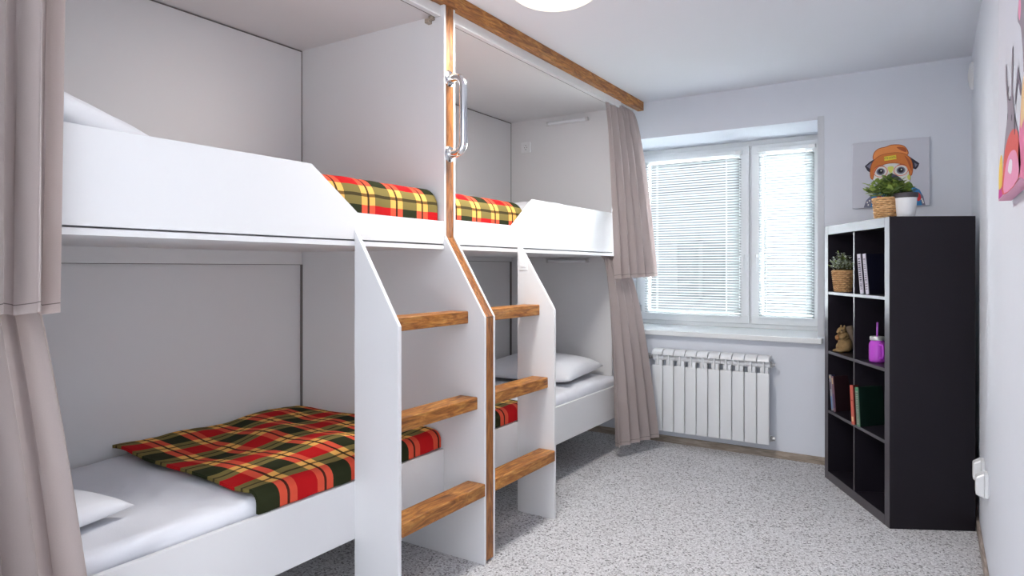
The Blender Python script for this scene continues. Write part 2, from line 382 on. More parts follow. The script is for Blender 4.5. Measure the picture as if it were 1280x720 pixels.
# blinds
def blind(x0, x1, z0, z1, tilt, label, chain_x):
    t = thing('venetian_blind', label, 'blind', ((x0+x1)/2, WY-.03, z0), 0, 'venetian blinds on the window sashes')
    w = (x1-x0)/2; H = z1-z0
    b = BM(); bx(b, -w-.01, w+.01, -.022, .010, H-.028, H, .003); obj('headrail', b, M['pvc'], t)
    b = BM(); n = int((H-.05)/.0203)
    for i in range(n):
        z = .018 + i*.0203; ca, sa = math.cos(tilt), math.sin(tilt); prev = None
        cs = []
        for k in range(4):
            s = -.0115 + k*.023/3; c = .0016*(1-(s/.0115)**2)
            cs.append((-.006 + s*ca - c*sa, z + s*sa + c*ca))
        A = [b.verts.new((-w, y, zz)) for y, zz in cs]; B = [b.verts.new((w, y, zz)) for y, zz in cs]
        for k in range(3): b.faces.new((A[k], A[k+1], B[k+1], B[k]))
    bmesh.ops.solidify(b, geom=b.faces[:], thickness=.0006)
    obj('slats', b, M['slat'], t, smooth=True, angle=40)
    b = BM(); bx(b, -w, w, -.018, .006, 0, .012, .003); obj('bottom_rail', b, M['pvc'], t)
    for cx in (-w*.72, w*.72) if w < .25 else (-w*.72, w*.72):
        b = BM()
        for yy in (-.0185, .0065): tube(b, [(cx, yy, .01), (cx, yy, H-.02)], .0011, 5)
        obj('ladder_cord', b, M['cord'], t)
    b = BM(); n = int(H*.86/.012)
    for i in range(n): ellipsoid(b, (chain_x, -.026, H-.03-i*.012), (.0028, .0028, .0036), 6, 4)
    obj('bead_chain', b, M['steel'], t, smooth=True)
    b = BM(); bx(b, w-.035, w+.004, -.03, -.018, H-.030, H-.004, .002); obj('end_bracket', b, M['lampmetal'], t)
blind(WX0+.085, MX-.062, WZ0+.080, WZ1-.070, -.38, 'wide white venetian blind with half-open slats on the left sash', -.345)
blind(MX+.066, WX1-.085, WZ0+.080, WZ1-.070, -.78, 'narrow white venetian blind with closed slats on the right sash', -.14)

# ------------------------------------------------------------------ bunk bed
FX, BX = -1.80, -2.72                # front plane, inner back face
Y1a, Y1b = .33, 2.27                 # left berths
Y2a, Y2b = 2.35, 4.25                # right berths
ZD0, ZD1 = 1.325, 1.345              # upper deck
bunk = thing('bunk_bed', 'built-in white double bunk bed for four with stained wood steps, post and beam', 'bunk bed', (FX, 2.31, 0))
OX, OY = -FX, -2.31
def P(name, bm, m, smooth=False, parent=None, angle=None, lab=None):
    for v in bm.verts: v.co += Vector((OX, OY, 0))
    o = obj(name, bm, m, parent or bunk, smooth, angle)
    if lab: o['label'] = lab
    return o
for (a, c) in ((Y1a, Y1b), (Y2a, Y2b)):
    b = BM(); bx(b, BX-.018, BX, a+.004, c-.004, ZD1, 2.345, .0008); P('upper_back_panel', b, M['board'])
    b = BM(); bx(b, BX-.030, BX-.012, a, c, .2, ZD0)
    bx(b, BX-.012, BX+.006, a, c-.006, 1.262 if a < 1 else 1.295, ZD0); bx(b, BX-.012, BX+.004, a, a+.05, .2, 1.262 if a < 1 else 1.295)
    P('lower_back_panel', b, M['board'])
    b = BM(); bx(b, BX-.03, FX-.018, a, c, ZD0, ZD1); bx(b, FX-.018, FX, a, c, ZD0, ZD1-.003); P('upper_deck', b, M['board'])
    b = BM(); bx(b, BX, FX-.03, a, c, .30, .32); P('lower_deck', b, M['board'])
    b = BM(); bx(b, FX-.018, FX, a, c, .245, .456, .0012); P('lower_rail', b, M['board'])
    b = BM(); bx(b, BX-.03, FX-.02, a, c, 2.352, 2.40); bx(b, FX-.045, FX-.018, a, c, 2.343, 2.352, .002); P('canopy_panel', b, M['board'])
for pts, (a, c) in (([(Y1a, ZD1+.003), (Y1b, ZD1+.003), (Y1b, 1.447), (1.757, 1.447), (1.544, 1.601), (Y1a, 1.601)], (0, 0)),
                    ([(Y2a, ZD1+.003), (Y2b, ZD1+.003), (Y2b, 1.610), (3.035, 1.610), (2.835, 1.458), (Y2a, 1.458)], (0, 0))):
    b = BM(); prism(b, pts, 'x', FX-.018, FX, .0012); P('guard_rail', b, M['board'])
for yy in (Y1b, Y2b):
    b = BM(); bx(b, BX-.010, BX+.0012, yy-.0045, yy-.0002, ZD1, 2.3505); P('shade_strip', b, M['painted_shade'])  # dark strip painting the shade in the upper corner gap
    b = BM(); bx(b, BX-.010, BX+.005, yy-.0035, yy-.0002, .51, 1.262 if yy < 3 else 1.295); P('shade_strip', b, M['painted_shade'])  # same painted shade down the lower berth corner
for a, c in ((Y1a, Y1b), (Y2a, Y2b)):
    b = BM(); bx(b, BX-.010, BX+.0012, a, c-.005, 2.3455, 2.3505); P('shade_strip', b, M['painted_shade'])  # painted shade line along the top of the back panel
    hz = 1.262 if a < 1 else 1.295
    b = BM(); bx(b, BX-.010, BX+.004, a+.05, c-.006, hz-.0025, hz); P('shade_strip', b, M['painted_shade'])  # shadow under the header, painted as a dark strip
    b = BM(); bx(b, FX-.0585, FX-.0562, a, c, 2.3495, 2.3525); P('shade_strip', b, M['painted_shade'])  # painted shade line between curtain track and canopy
for yy, nm in ((Y1a-.018, 'end_panel'), (Y2b, 'end_panel')):
    b = BM(); bx(b, BX-.03, FX-.09, yy, yy+.018, .245, 2.40, .001); P(nm, b, M['board'])
prof = [(BX-.03, 0), (-1.585, 0), (-1.585, 1.037), (FX, 1.385), (FX, 2.395), (BX-.03, 2.395)]
for a in (Y1b, Y2a-.013):
    b = BM(); prism(b, prof, 'y', a, a+.013, .0012); P('partition_panel', b, M['board'])
WA, WB = Y1b+.0132, Y2a-.0132
b = BM(); bx(b, FX-.05, FX-.0008, WA, WB, 1.37, 2.395, .001); P('wooden_post', b, M['wood_z'], lab='brown stained wooden post')
b = BM(); prism(b, [(FX-.001, 1.378), (FX-.04, 1.378), (-1.625, 1.037), (-1.5865, 1.037)], 'y', WA, WB, .001); P('sloping_wooden_strip', b, M['wood_z'])
b = BM(); bx(b, -1.628, -1.5862, WA, WB, .012, 1.034, .001); P('front_wooden_strip', b, M['wood_z'])
b = BM(); bx(b, -1.83, -1.785, 2.222, 4.58, 2.392, ZC-.001, .0015); P('wooden_beam', b, M['wood_y'])
b = BM(); bx(b, -1.83, -1.783, .0, 2.2195, 2.390, ZC-.001, .0015); P('wooden_beam', b, M['wood_y'])
b = BM(); bx(b, -1.856, -1.832, Y1a, 4.5, 2.378, 2.392, .001); P('curtain_track', b, M['pvc'])
for yy in (1.742, 2.872):
    b = BM(); prism(b, [(FX, 0), (-1.585, 0), (-1.585, 1.037), (FX, 1.385)], 'y', yy, yy+.017, .0012); P('ladder_side', b, M['board'])
for (a, c) in ((1.759, Y1b), (Y2a, 2.872)):
    for zt, xf in ((1.060, -1.668), (.700, -1.620), (.341, -1.580)):
        b = BM(); bx(b, xf-.092, xf, a, c, zt-.052, zt, .003, 1); P('step', b, M['wood_y'], lab='brown stained wooden step')
# chrome grab handle on the post
hy = 2.31
b = BM(); pts = []
for k in range(9): t = PI/2*k/8; pts.append((FX+.030+.045*math.sin(t) - 0, hy, 2.078-.045*(1-math.cos(t))))
pts = [(FX-.003, hy, 2.078), (FX+.015, hy, 2.078)] + pts
low = [(x, y, 1.745+(2.078-z)) for x, y, z in pts]
b = BM(); tube(b, pts+low[::-1], .0180, 20); hd = P('grab_handle', b, M['chrome'], True, angle=60)
for zz in (2.078, 1.745):
    b = BM(); bmm = Matrix.Translation((FX-.004, hy, zz)) @ Matrix.Rotation(PI/2, 4, 'Y')
    lathe(b, [(0, 0), (.036, 0), (.036, .004), (.031, .008), (.019, .009), (0, .009)], seg=32)
    for v in b.verts: v.co = bmm @ v.co
    P('mounting_flange', b, M['chrome'], True, hd, 40)
    for a in (0, 2.1, 4.2):
        b = BM(); ellipsoid(b, (FX+.0055, hy+.027*math.cos(a+.5), zz+.027*math.sin(a+.5)), (.0015, .004, .004), 10, 6); P('screw', b, M['steel'], True, hd)
# small brackets at the top of the partition and under the steps
b = BM(); bx(b, -1.888, -1.866, 2.242, 2.27, 2.318, 2.338, .003); bx(b, -1.872, -1.85, 2.25, 2.27, 2.332, 2.349, .002); P('wooden_bracket', b, M['skirting'])

# sockets, switch
def socket(name, label, cat, loc, rz, holes=True, size=.08, z=.08):
    t = thing(name, label, cat, loc, rz)
    b = BM(); bx(b, -size/2, size/2, -.009 if holes else -.003, 0, -z/2, z/2, .001); obj('cover_plate', b, M['plastic'], t)
    if holes:
        b = BM(); mm = Matrix.Translation((0, -.0095, 0)) @ Matrix.Rotation(PI/2, 4, 'X')
        lathe(b, [(.024, 0), (.026, .001), (.024, .003), (.020, .0015), (.020, 0)], seg=28, close=True)
        for v in b.verts: v.co = mm @ v.co
        obj('socket_ring', b, M['plastic'], t, True)
        b = BM()
        for s in (-1, 1): ellipsoid(b, (s*.0095, -.0095, 0), (.0032, .0012, .0032), 10, 6)
        bx(b, -.0025, .0025, -.0102, -.009, -.018, -.012); bx(b, -.0025, .0025, -.0102, -.009, .012, .018)
        obj('socket_holes', b, M['black'], t)
    else:
        b = BM(); bx(b, -size*.3, size*.3, -.0045, -.003, -z*.3, z*.3, .0005); obj('rocker', b, M['plastic'], t)
    return t
socket('wall_socket', 'white power socket inside the upper right berth beside the reading lamp', 'socket', (-2.585, Y2b, 2.15), 0)
socket('light_switch', 'small white switch plate at the top of the rightmost ladder side', 'switch', (-1.765, 2.872, 1.272), 0, False, .05, .078)

def tube_lamp(z, label):
    t = thing('reading_lamp', label, 'lamp', (-2.225, Y2b, z), 0, 'tube lamps in the right berths')
    b = BM(); bx(b, -.165, .165, -.018, 0, -.010, .012, .004); obj('lamp_base', b, M['plastic'], t)
    b = BM(); tube(b, [(-.15, -.030, 0), (.15, -.030, 0)], .0115, 14); obj('lamp_tube', b, M['pot_white'], t, True, 50)
    for s in (-1, 1):
        b = BM(); tube(b, [(s*.15, -.030, 0), (s*.166, -.030, 0)], .0135, 14); bx(b, s*.158-.007, s*.158+.007, -.03, -.01, -.011, .011, .002); obj('end_cap', b, M['lampmetal'], t, True, 40)
tube_lamp(2.300, 'slim white tube lamp high on the end panel of the upper right berth')
tube_lamp(1.296, 'slim white tube lamp just under the upper deck in the lower right berth')

# ------------------------------------------------------------------ mattresses, pillows, blankets
def soft_block(bm, x0, x1, y0, y1, z0, z1, r, wr=.004, cuts=26):
    g = bmesh.ops.create_cube(bm, size=1); bmesh.ops.subdivide_edges(bm, edges=bm.edges[:], cuts=cuts, use_grid_fill=True)
    lo = Vector((x0+r, y0+r, z0+r)); hi = Vector((x1-r, y1-r, z1-r)); 
    for v in bm.verts:
        c = v.co; 
        p = Vector([(x0+x1)/2 + c.x*(x1-x0), (y0+y1)/2+c.y*(y1-y0), (z0+z1)/2+c.z*(z1-z0)])
        q = Vector([min(max(p[i], lo[i]), hi[i]) for i in range(3)]); d = p-q
        if d.length > 1e-6: p = q + d.normalized()*r
        if p.z > z1-r*1.2:
            p.z += wr*noise.noise(Vector((p.x*5, p.y*3, 1))) + wr*.8*noise.noise(Vector((p.x*14+p.y*8, p.y*5, 4)))
        v.co = p
def mattress(name, y0, y1, z0, z1, label, fx=FX-.022):
    t = thing(name, label, 'mattress', ((BX+fx)/2, (y0+y1)/2, z0), 0, 'mattresses on the four berths')
    w, l = (fx-BX)/2-.006, (y1-y0)/2-.004
    b = BM(); soft_block(b, -w, w, -l, l, 0, z1-z0, .035, .007, 40); obj('fitted_sheet', b, M['sheet'], t, True)
    return t
mattress('mattress', Y1a, Y1b, .32, .505, 'white sheeted mattress of the lower left berth under the large tartan blanket')
mattress('mattress', Y2a, Y2b, .32, .508, 'white sheeted mattress of the lower right berth behind the ladder')
mattress('mattress', Y1a, Y1b, ZD1, 1.52, 'mattress of the upper left berth behind the long guard board', FX-.05)
mattress('mattress', Y2a, Y2b, ZD1, 1.52, 'mattress of the upper right berth behind the guard board near the curtain', FX-.05)

def pillow(name, loc, rot, a, bb, T, label, seed=0):
    t = BM(); zs = {1: 1.0, -1: .45}
    def half(s):
        def f(u, v):
            x = u*2-1; y = v*2-1
            e = max(0, (1-abs(x)**3.2))*max(0, (1-abs(y)**3.2))
            th = T/2*e**.42
            k = 1-.06*(1-abs(x)**2)*abs(y)**3 ; k2 = 1-.06*(1-abs(y)**2)*abs(x)**3
            nz = .010*noise.noise(Vector((x*2.2+seed, y*2.2, s)))*e + .004*noise.noise(Vector((x*6+seed, y*6, s)))*e
            return Vector((x*a*k2, y*bb*k, s*th*zs[s] + nz*(1 if s > 0 else .3)))
        return f
    grid_surface(t, 36, 36, half(1)); grid_surface(t, 36, 36, half(-1))
    bmesh.ops.remove_doubles(t, verts=t.verts[:], dist=.0008)
    o = obj(name, t, M['pillow'], None, True); o.location = loc; o.rotation_euler = rot
    tag(o, label, 'pillow', 'white pillows on the berths'); return o
pillow('pillow', (-2.20, .68, .552), (-.02, .03, .30), .30, .30, .13, 'white pillow corner on the lower left berth beside the left curtain', 1)
pillow('pillow', (-2.28, .90, 1.625), (-.22, .04, .30), .34, .29, .21, 'white pillow showing its tip above the long upper left guard board', 2)
pillow('pillow', (-2.24, 3.86, .563), (.02, .0, .1), .34, .31, .185, 'plump white pillow on the lower right berth beside the hanging curtain', 3)
pillow('pillow', (-2.26, 3.74, 1.573), (.02, .0, .05), .32, .28, .20, 'white pillow peeking just above the guard of the upper right berth', 4)

def blanket(label, y0, y1, zt, front_x, z_front, back_x, bump, uoff=(0, .5), r=.03, thick=.012, slant=0., edge_drop=0):
    """cloth lying over the mattress and hanging over its front edge"""
    flat = (front_x - r) - back_x; arc = r*PI/2; drop = (zt - r) - z_front; L = flat + arc + max(0, drop)
    def f(u, v):
        s = v*L; y = y0 + (y1-y0)*u + slant*(1-u)*(v-.5)
        if s < flat: x = back_x + s; z = zt
        elif s < flat+arc: a = (s-flat)/r; x = front_x - r + r*math.sin(a); z = zt - r + r*math.cos(a)
        else: x = front_x; z = zt - r - (s-flat-arc)
        x0_ = x
        k = min(1, max(0, (flat-s)/.08)) if s < flat else 0
        wv = bump*(.5+.5*math.sin(y*7.5+x*3.0+.6))*k + bump*.9*noise.noise(Vector((x*4.5, y*4.0, 2.2)))*(.25+.75*k)
        z += wv + .003*noise.noise(Vector((x*15, y*15, 8)))
        y += .010*noise.noise(Vector((x*5, 3.3, 7)))*(1-u)*1.2
        if edge_drop: z -= edge_drop*max(0, 1-(y-y0)/.05)**2
        return Vector((x, y, z))
    b = BM(); grid_surface(b, 90, 90, f, lambda u, v: ((y0+(y1-y0)*u)+uoff[0], v*L - L + (40+uoff[1])*.158))
    bmesh.ops.recalc_face_normals(b, faces=b.faces[:])
    bmesh.ops.solidify(b, geom=b.faces[:], thickness=-thick)
    o = obj('tartan_blanket', b, M['tartan'], None, True, 50)
    return tag(o, label, 'blanket', 'tartan blankets on the berths')
blanket('large tartan blanket of red, olive and yellow checks spread over the lower left berth', 1.335, Y1b-.012, .524, FX-.020, .462, BX+.015, .022, (.092, .52))
blanket('tartan blanket on the lower right berth glimpsed between the wooden steps', Y2a+.012, 2.98, .527, FX-.018, .462, BX+.2, .008, (.05, .52))
blanket('rolled tartan blanket behind the low guard of the upper left berth, nearest the post', 1.50, Y1b-.012, 1.578, FX-.042, 1.42, BX+.2, .012, (.02, .40), r=.075, thick=.015)
blanket('tartan blanket on the upper right berth, between the post and the pillow', Y2a+.012, 2.975, 1.580, FX-.042, 1.42, BX+.2, .012, (.10, 1.40), r=.075, thick=.015)

# ------------------------------------------------------------------ curtains
def curtain(label, top, bot, zt, zb, n, amp_t, amp_b, phase=0., sharp=1.0, bulge=1.0, group='curtains of the bunk bed', drift=.0, hemfn=None, nu=260, nv=60, amps=None, head=True):
    T0, T1 = Vector((*top[0], 0)), Vector((*top[1], 0)); B0, B1 = Vector((*bot[0], 0)), Vector((*bot[1], 0))
    nrm = Vector((1, 0, 0))
    H = zt-zb
    def f(u, v):                       # v: 0 bottom, 1 top
        g = (1-v)**bulge; p = T0.lerp(T1, u).lerp(B0.lerp(B1, u), g)
        ph = 2*PI*(n*u + phase) + drift*(1-v)*math.sin(3.1*u+1) + .5*noise.noise(Vector((u*3, v*1.5, n)))
        a = amp_t + (amp_b-amp_t)*(1-v)
        if amps: a *= amps(u)
        w = 2*abs(math.sin(ph/2))**.75 - 1; w += .22*math.sin(ph*.5+1.3)
        p = p + nrm*(a*w) + Vector((0, 1, 0))*(a*.35*math.sin(ph+.4))
        z = zb + H*v
        if hemfn: z += hemfn(u)*(1-v)
        z += .006*w*(1-v)**3
        if head and v > .93:
            k = (v-.93)/.07; p += nrm*(.004*k*math.sin(2*PI*n*u*5))
        return Vector((p.x, p.y, z))
    b = BM(); grid_surface(b, nu, nv, f, lambda u, v: (u*1.4, v*H))
    bmesh.ops.solidify(b, geom=b.faces[:], thickness=.0025)
    o = obj('curtain', b, M['curtain'], None, True, 60)
    return tag(o, label, 'curtain', group)
curtain('short taupe curtain hanging from the end of the wooden beam before the window', ((-1.846, 4.02), (-1.846, 4.50)), ((-1.745, 3.96), (-1.63, 4.40)), 2.378, 1.175, 5.2, .012, .030, .1, hemfn=lambda u: .012*u, bulge=.6)
curtain('taupe curtain of the lower right berth, reaching almost to the carpet', ((-1.845, 3.965), (-1.84, 4.22)), ((-1.74, 3.95), (-1.60, 4.39)), 1.324, .085, 4.6, .012, .032, .35, bulge=.45)
curtain('short taupe curtain at the left edge, ending in a stitched hem', ((-1.842, .18), (-1.842, .80)), ((-1.70, .18), (-1.695, .71)), 2.378, 1.14, 8.6, .034, .044, .62, drift=.6, bulge=.5)
curtain('long taupe curtain of the lower left berth, flaring out below the short one', ((-1.86, .22), (-1.86, .71)), ((-1.62, .2), (-1.62, .81)), 1.324, .08, 6.6, .032, .058, .15, bulge=.75)

# ------------------------------------------------------------------ ceiling lamp, vent, right wall sockets
lp = thing('ceiling_lamp', 'round warm white dome lamp on the ceiling', 'lamp', (-1.36, 2.47, ZC))
b = BM(); lathe(b, [(0, 0), (.205, 0), (.205, -.016), (.195, -.022), (0, -.022)], seg=48); obj('lamp_base', b, M['plastic'], lp, True, 40)
b = BM(); lathe(b, [(.192*math.cos(k/12*PI/2), -.022-.068*math.sin(k/12*PI/2)) for k in range(12)] + [(0, -.090)], seg=48); obj('lamp_shade', b, M['lamp_glow'], lp, True)
ld = bpy.data.lights.new('lamp_light', 'AREA'); ld.shape = 'DISK'; ld.size = .36; ld.energy = LAMP_W; ld.color = (1, .96, .91)
lo = bpy.data.objects.new('lamp_light', ld); COL.objects.link(lo); lo.parent = lp; lo.location = (0, 0, -.10)

vt = thing('vent_cover', 'round white vent cover high on the right wall near the corner', 'vent', (XR, 4.42, 2.30), -PI/2)
b = BM(); mm = Matrix.Rotation(PI/2, 4, 'X'); lathe(b, [(0, 0), (.075, 0), (.075, .008), (.062, .018), (0, .024)], seg=36)
for v in b.verts: v.co = Matrix.Rotation(PI/2, 4, 'X') @ v.co
obj('cover', b, M['plastic'], vt, True, 40)
b = BM()
for k in range(3):
    r_ = .018+.015*k; lathe(b, [(r_, .021-.002*k), (r_+.003, .024-.002*k), (r_+.006, .021-.002*k)], seg=30, close=True)
for v in b.verts: v.co = Matrix.Rotation(PI/2, 4, 'X') @ v.co
obj('grille_ring', b, M['plastic'], vt, True)
def adapter(y, z, label, dep):
    t = thing('wall_socket', label, 'socket', (XR, y, z), -PI/2, 'sockets low on the right wall')
    b = BM(); bx(b, -.042, .042, -.012, 0, -.045, .045, .003); obj('cover_plate', b, M['plastic'], t)
    b = BM(); prism(b, [(-.012, -.05), (-dep, -.038), (-dep, .03), (-.012, .05)], 'x', -.03, .03, .004); obj('plug_adapter', b, M['plastic'], t)
# prism 'x' takes (y,z); local -y points into the room after the turn
adapter(3.44, .385, 'white socket with plug low on the right wall, nearer the bookcase', .042)
adapter(3.22, .385, 'white socket with plug low on the right wall, nearer the camera', .042)

# ------------------------------------------------------------------ radiator
rd = thing('radiator', 'white ten-section radiator on the wall under the window', 'radiator', (-1.691, 4.5, .1))
SW = .0795
for i in range(10):
    x0 = i*SW; b = BM()
    bx(b, x0+.002, x0+SW-.002, -.012, 0, 0, .462, .006, 3)                      # front plate
    bx(b, x0+SW/2-.004, x0+SW/2+.004, -.005, .075, .01, .555, .001)                # central fin
    # curved top cap
    pr = [(-.012, .535), (-.008, .552), (.006, .566), (.03, .573), (.07, .573), (.07, .563), (.03, .560), (.012, .553), (.0, .535)]
    prism(b, pr, 'x', x0+.0032, x0+SW-.0032)
    bx(b, x0+.014, x0+SW-.014, .02, .06, .0, .56, .006)
    tube(b, [(x0+.001, .035, .515), (x0+SW-.001, .035, .515)], .024, 16); tube(b, [(x0+.001, .035, .035), (x0+SW-.001, .035, .035)], .022, 16)
    obj('radiator_section', b, M['radiator'], rd, True, 35)
for z in (.515, .035):
    b = BM(); tube(b, [(10*SW, .035, z), (10*SW+.012, .035, z)], .019, 6); tube(b, [(10*SW+.01, .035, z), (10*SW+.026, .035, z)], .012, 12); obj('end_plug', b, M['steel'], rd, True, 30)
b = BM(); tube(b, [(0, .035, .515), (-.05, .035, .515)], .013, 12); tube(b, [(-.03, .035, .515), (-.03, .005, .53)], .012, 10); ellipsoid(b, (-.03, .035, .515), (.02, .02, .02)); obj('valve', b, M['steel'], rd, True, 40)
b = BM(); tube(b, [(-.05, .035, .515), (-.075, .05, .515), (-.085, .085, .515), (-.085, .099, .515)], .010, 10); obj('supply_pipe', b, M['plastic'], rd, True, 50)
for x in (.12, .66): b = BM(); bx(b, x-.006, x+.006, .04, .0995, .47, .50, .002); obj('wall_bracket', b, M['steel'], rd)

# ------------------------------------------------------------------ bookcase (turned in the corner)
SH = (-.180, 3.628); ANG = math.atan2(.883, -.469)      # local +x runs along its open front, local -y into its depth
SHZ = 1.49; SWD, SDP = .79, .39
shelf = thing('bookcase', 'tall black-brown bookcase with eight cubes standing in the corner beside the right wall', 'bookcase', (SH[0], SH[1], 0), ANG)
def LX(w, d, z=0):                                        # local (along front, depth) to world
    return (SH[0] - .469*w + .883*d, SH[1] + .883*w + .469*d, z)
T = .05
b = BM(); bx(b, 0, T, -SDP, 0, 0, SHZ, .0015); o = obj('side_panel', b, M['shelf'], shelf)
b = BM(); bx(b, SWD-T, SWD, -SDP, 0, 0, SHZ, .0015); obj('side_panel', b, M['shelf'], shelf)
b = BM(); bx(b, T, SWD-T, -SDP, 0, SHZ-T, SHZ, .0015); obj('top_panel', b, M['shelf'], shelf)
b = BM(); bx(b, T, SWD-T, -SDP, 0, 0, T, .0015); obj('bottom_panel', b, M['shelf'], shelf)
b = BM(); bx(b, T, SWD-T, -SDP, -SDP+.006, T, SHZ-T); obj('back_panel', b, M['shelf_in'], shelf)  # unseen back added to keep light out of the cubes
SZ = [T + (SHZ-2*T)*k/4 for k in range(5)]; SZ = [T, .402, .750, 1.098, SHZ-T]
for z in SZ[1:4]:
    b = BM(); bx(b, T, SWD-T, -SDP+.006, -.001, z-.008, z+.008, .0008); obj('shelf_board', b, M['shelf'], shelf)
b = BM()
for k in range(4):
    z0 = SZ[k] + (.008 if k else 0); z1 = SZ[k+1] - (.008 if k < 3 else 0)
    bx(b, SWD/2-.008, SWD/2+.008, -SDP+.006, -.002, z0, z1, .0008)
obj('divider', b, M['shelf'], shelf)

for o in shelf.children:
    if o.name.startswith('back_panel'): continue  # the added unseen back
    o.data.materials.append(M['shelf_edge'])
    for p in o.data.polygons:
        if p.normal.y > .9 and p.center.y > -.01: p.material_index = 1

# ------------------------------------------------------------------ things in the bookcase
def book(w, d, z, h, dep, th, yaw, lean, cover, spine, label, pages=(225, 220, 205), deco=None):
    """spine faces local -y of the book; yaw and lean in radians"""
    x, y, _ = LX(w, d)
    t = thing('book', label, 'book', (x, y, z), 0, 'books in the bookcase')
    t.rotation_euler = (0, lean, ANG+yaw-PI)    # local -y = out of the front
    # in local: x thickness, y depth (0 at spine), z height
    b = BM(); bx(b, -th/2+.0025, th/2-.0025, .004, dep-.004, .003, h-.003); obj('pages', b, cmat(pages), t)
    b = BM(); bx(b, -th/2, -th/2+.0025, 0, dep, 0, h, .0005, 1); bx(b, th/2-.0025, th/2, 0, dep, 0, h, .0005, 1); obj('cover', b, cmat(cover, .5), t)
    b = BM(); bx(b, -th/2-.0005, th/2+.0005, -.003, .0035, 0, h, .0012, 2, 0)
    for i, (za, zb, c) in enumerate(deco or []): bx(b, -th*.32, th*.32, -.0037, -.002, h*za, h*zb, 0, 2, i+1)
    obj('spine', b, [cmat(spine, .5)] + [cmat(c) for _, _, c in (deco or [])], t)
    # keep the lowest corner on the board
    drop = abs(math.sin(lean))*th/2; t.location.z = z + drop
    return t
dk = (70, 68, 84)
def marks(n, c, a=.12, b_=.9, seed=1):
    rr = random.Random(seed); out = []; z = a
    while z < b_:
        h = rr.uniform(.012, .035); out.append((z, z+h, c)); z += h + rr.uniform(.015, .035)
    return out
YW = .42
z1 = 1.1065
book(.325, -.005+.02, z1, .212, .17, .021, YW, -.10, (28, 26, 48), (206, 202, 214), 'leftmost of the two upright pale-spined books beside the upper basket plant', deco=marks(8, dk, seed=3))
book(.275, .02, z1, .212, .17, .018, YW, -.10, (24, 24, 46), (214, 210, 222), 'right one of the two pale-spined books, its navy cover facing out', deco=marks(8, (130, 126, 140), seed=5))
z3 = .4105
book(.718, .018, z3, .208, .18, .014, YW, -.09, (40, 48, 80), (150, 150, 160), 'outermost blue-grey book leaning against the far side of the bookcase', deco=[(.9, .97, (210, 190, 150)), (.6, .8, (110, 90, 110)), (.05, .4, (110, 140, 180))])
book(.686, .018, z3, .204, .18, .013, YW, -.09, (44, 24, 30), (128, 96, 108), 'dark maroon book leaning beside the blue-grey one on the third shelf', deco=[(.78, .95, (200, 170, 130)), (.1, .5, (90, 70, 110))])
book(.368, -.012, z3, .208, .17, .018, YW, -.06, (96, 30, 24), (196, 96, 82), 'red-spined book standing at the middle divider beside the green one', deco=[(.08, .2, (220, 170, 130)), (.6, .63, (160, 60, 50))])
book(.318, -.006, z3, .206, .17, .020, YW, -.06, (14, 40, 32), (96, 130, 108), 'dark green book with a patterned spine in the lower third-row cube', deco=[(.06, .9, (150, 156, 140)), (.92, .98, (60, 140, 90))] + marks(7, (60, 80, 66), .1, .85, 8))

# squirrel figurine holding a nut
x, y, _ = LX(.678, .070)
sq = thing('squirrel_figurine', 'sand-coloured squirrel figurine holding a nut, in the far cube of the second row', 'figurine', (x, y, .7585), ANG+.35)
b = BM()
ellipsoid(b, (0, 0, .045), (.034, .042, .045)); ellipsoid(b, (0, .008, .085), (.028, .030, .036)); ellipsoid(b, (0, .022, .124), (.021, .026, .022))
ellipsoid(b, (0, .043, .118), (.011, .012, .010)); ellipsoid(b, (0, .030, .012), (.036, .030, .012)); 
for s in (-1, 1):
    ellipsoid(b, (s*.024, .008, .030), (.016, .030, .028)); ellipsoid(b, (s*.022, .042, .009), (.011, .022, .009)); ellipsoid(b, (s*.013, .014, .146), (.006, .005, .011), 10, 8)
    tube(b, [(s*.024, .016, .098), (s*.026, .036, .086), (s*.010, .046, .084)], [.010, .008, .007], 10)
obj('body', b, M['stone'], sq, True)
b = BM(); tube(b, [(0, -.030, .012), (0, -.052, .040), (0, -.050, .080), (0, -.034, .112), (0, -.034, .138), (0, -.052, .146)], [.010, .022, .028, .026, .020, .008], 16); obj('tail', b, M['stone_grey'], sq, True)
b = BM(); ellipsoid(b, (0, .052, .084), (.012, .012, .014)); obj('nut', b, M['tooth'], sq, True)
for s in (-1, 1): b = BM(); ellipsoid(b, (s*.0165, .036, .128), (.004, .004, .004), 10, 8); obj('eye', b, M['black'], sq, True)

# purple mason jar mug
x, y, _ = LX(.262, .062)
jar = thing('mason_jar_mug', 'purple glass jar mug with handle, lid and straw inside the bookcase', 'jar', (x, y, .7585), ANG)
outer = [(0, 0), (.030, 0), (.037, .006), (.039, .018), (.039, .088), (.036, .100), (.031, .108), (.031, .120)]
inner = [(.028, .120), (.028, .108), (.033, .098), (.036, .086), (.036, .018), (.033, .010), (0, .009)]
b = BM(); lathe(b, outer+inner, seg=40); obj('jar_body', b, M['purple'], jar, True, 50)
b = BM(); pts = [(-.036, .0, .095), (-.055, 0, .095), (-.064, 0, .084), (-.064, 0, .040), (-.055, 0, .028), (-.037, 0, .026)]
sm = []
for i in range(len(pts)-1):
    for k in range(5): a = Vector(pts[i]); c = Vector(pts[i+1]); sm.append(a.lerp(c, k/5))
sm.append(Vector(pts[-1])); tube(b, sm, .0055, 10); o = obj('jar_handle', b, M['purple'], jar, True)
b = BM(); lathe(b, [(.0335, .114), (.0345, .116), (.0345, .130), (.0325, .133), (.004, .133), (.004, .131), (.032, .129), (.032, .114)], seg=40, close=True); obj('jar_lid', b, M['lampmetal'], jar, True, 40)
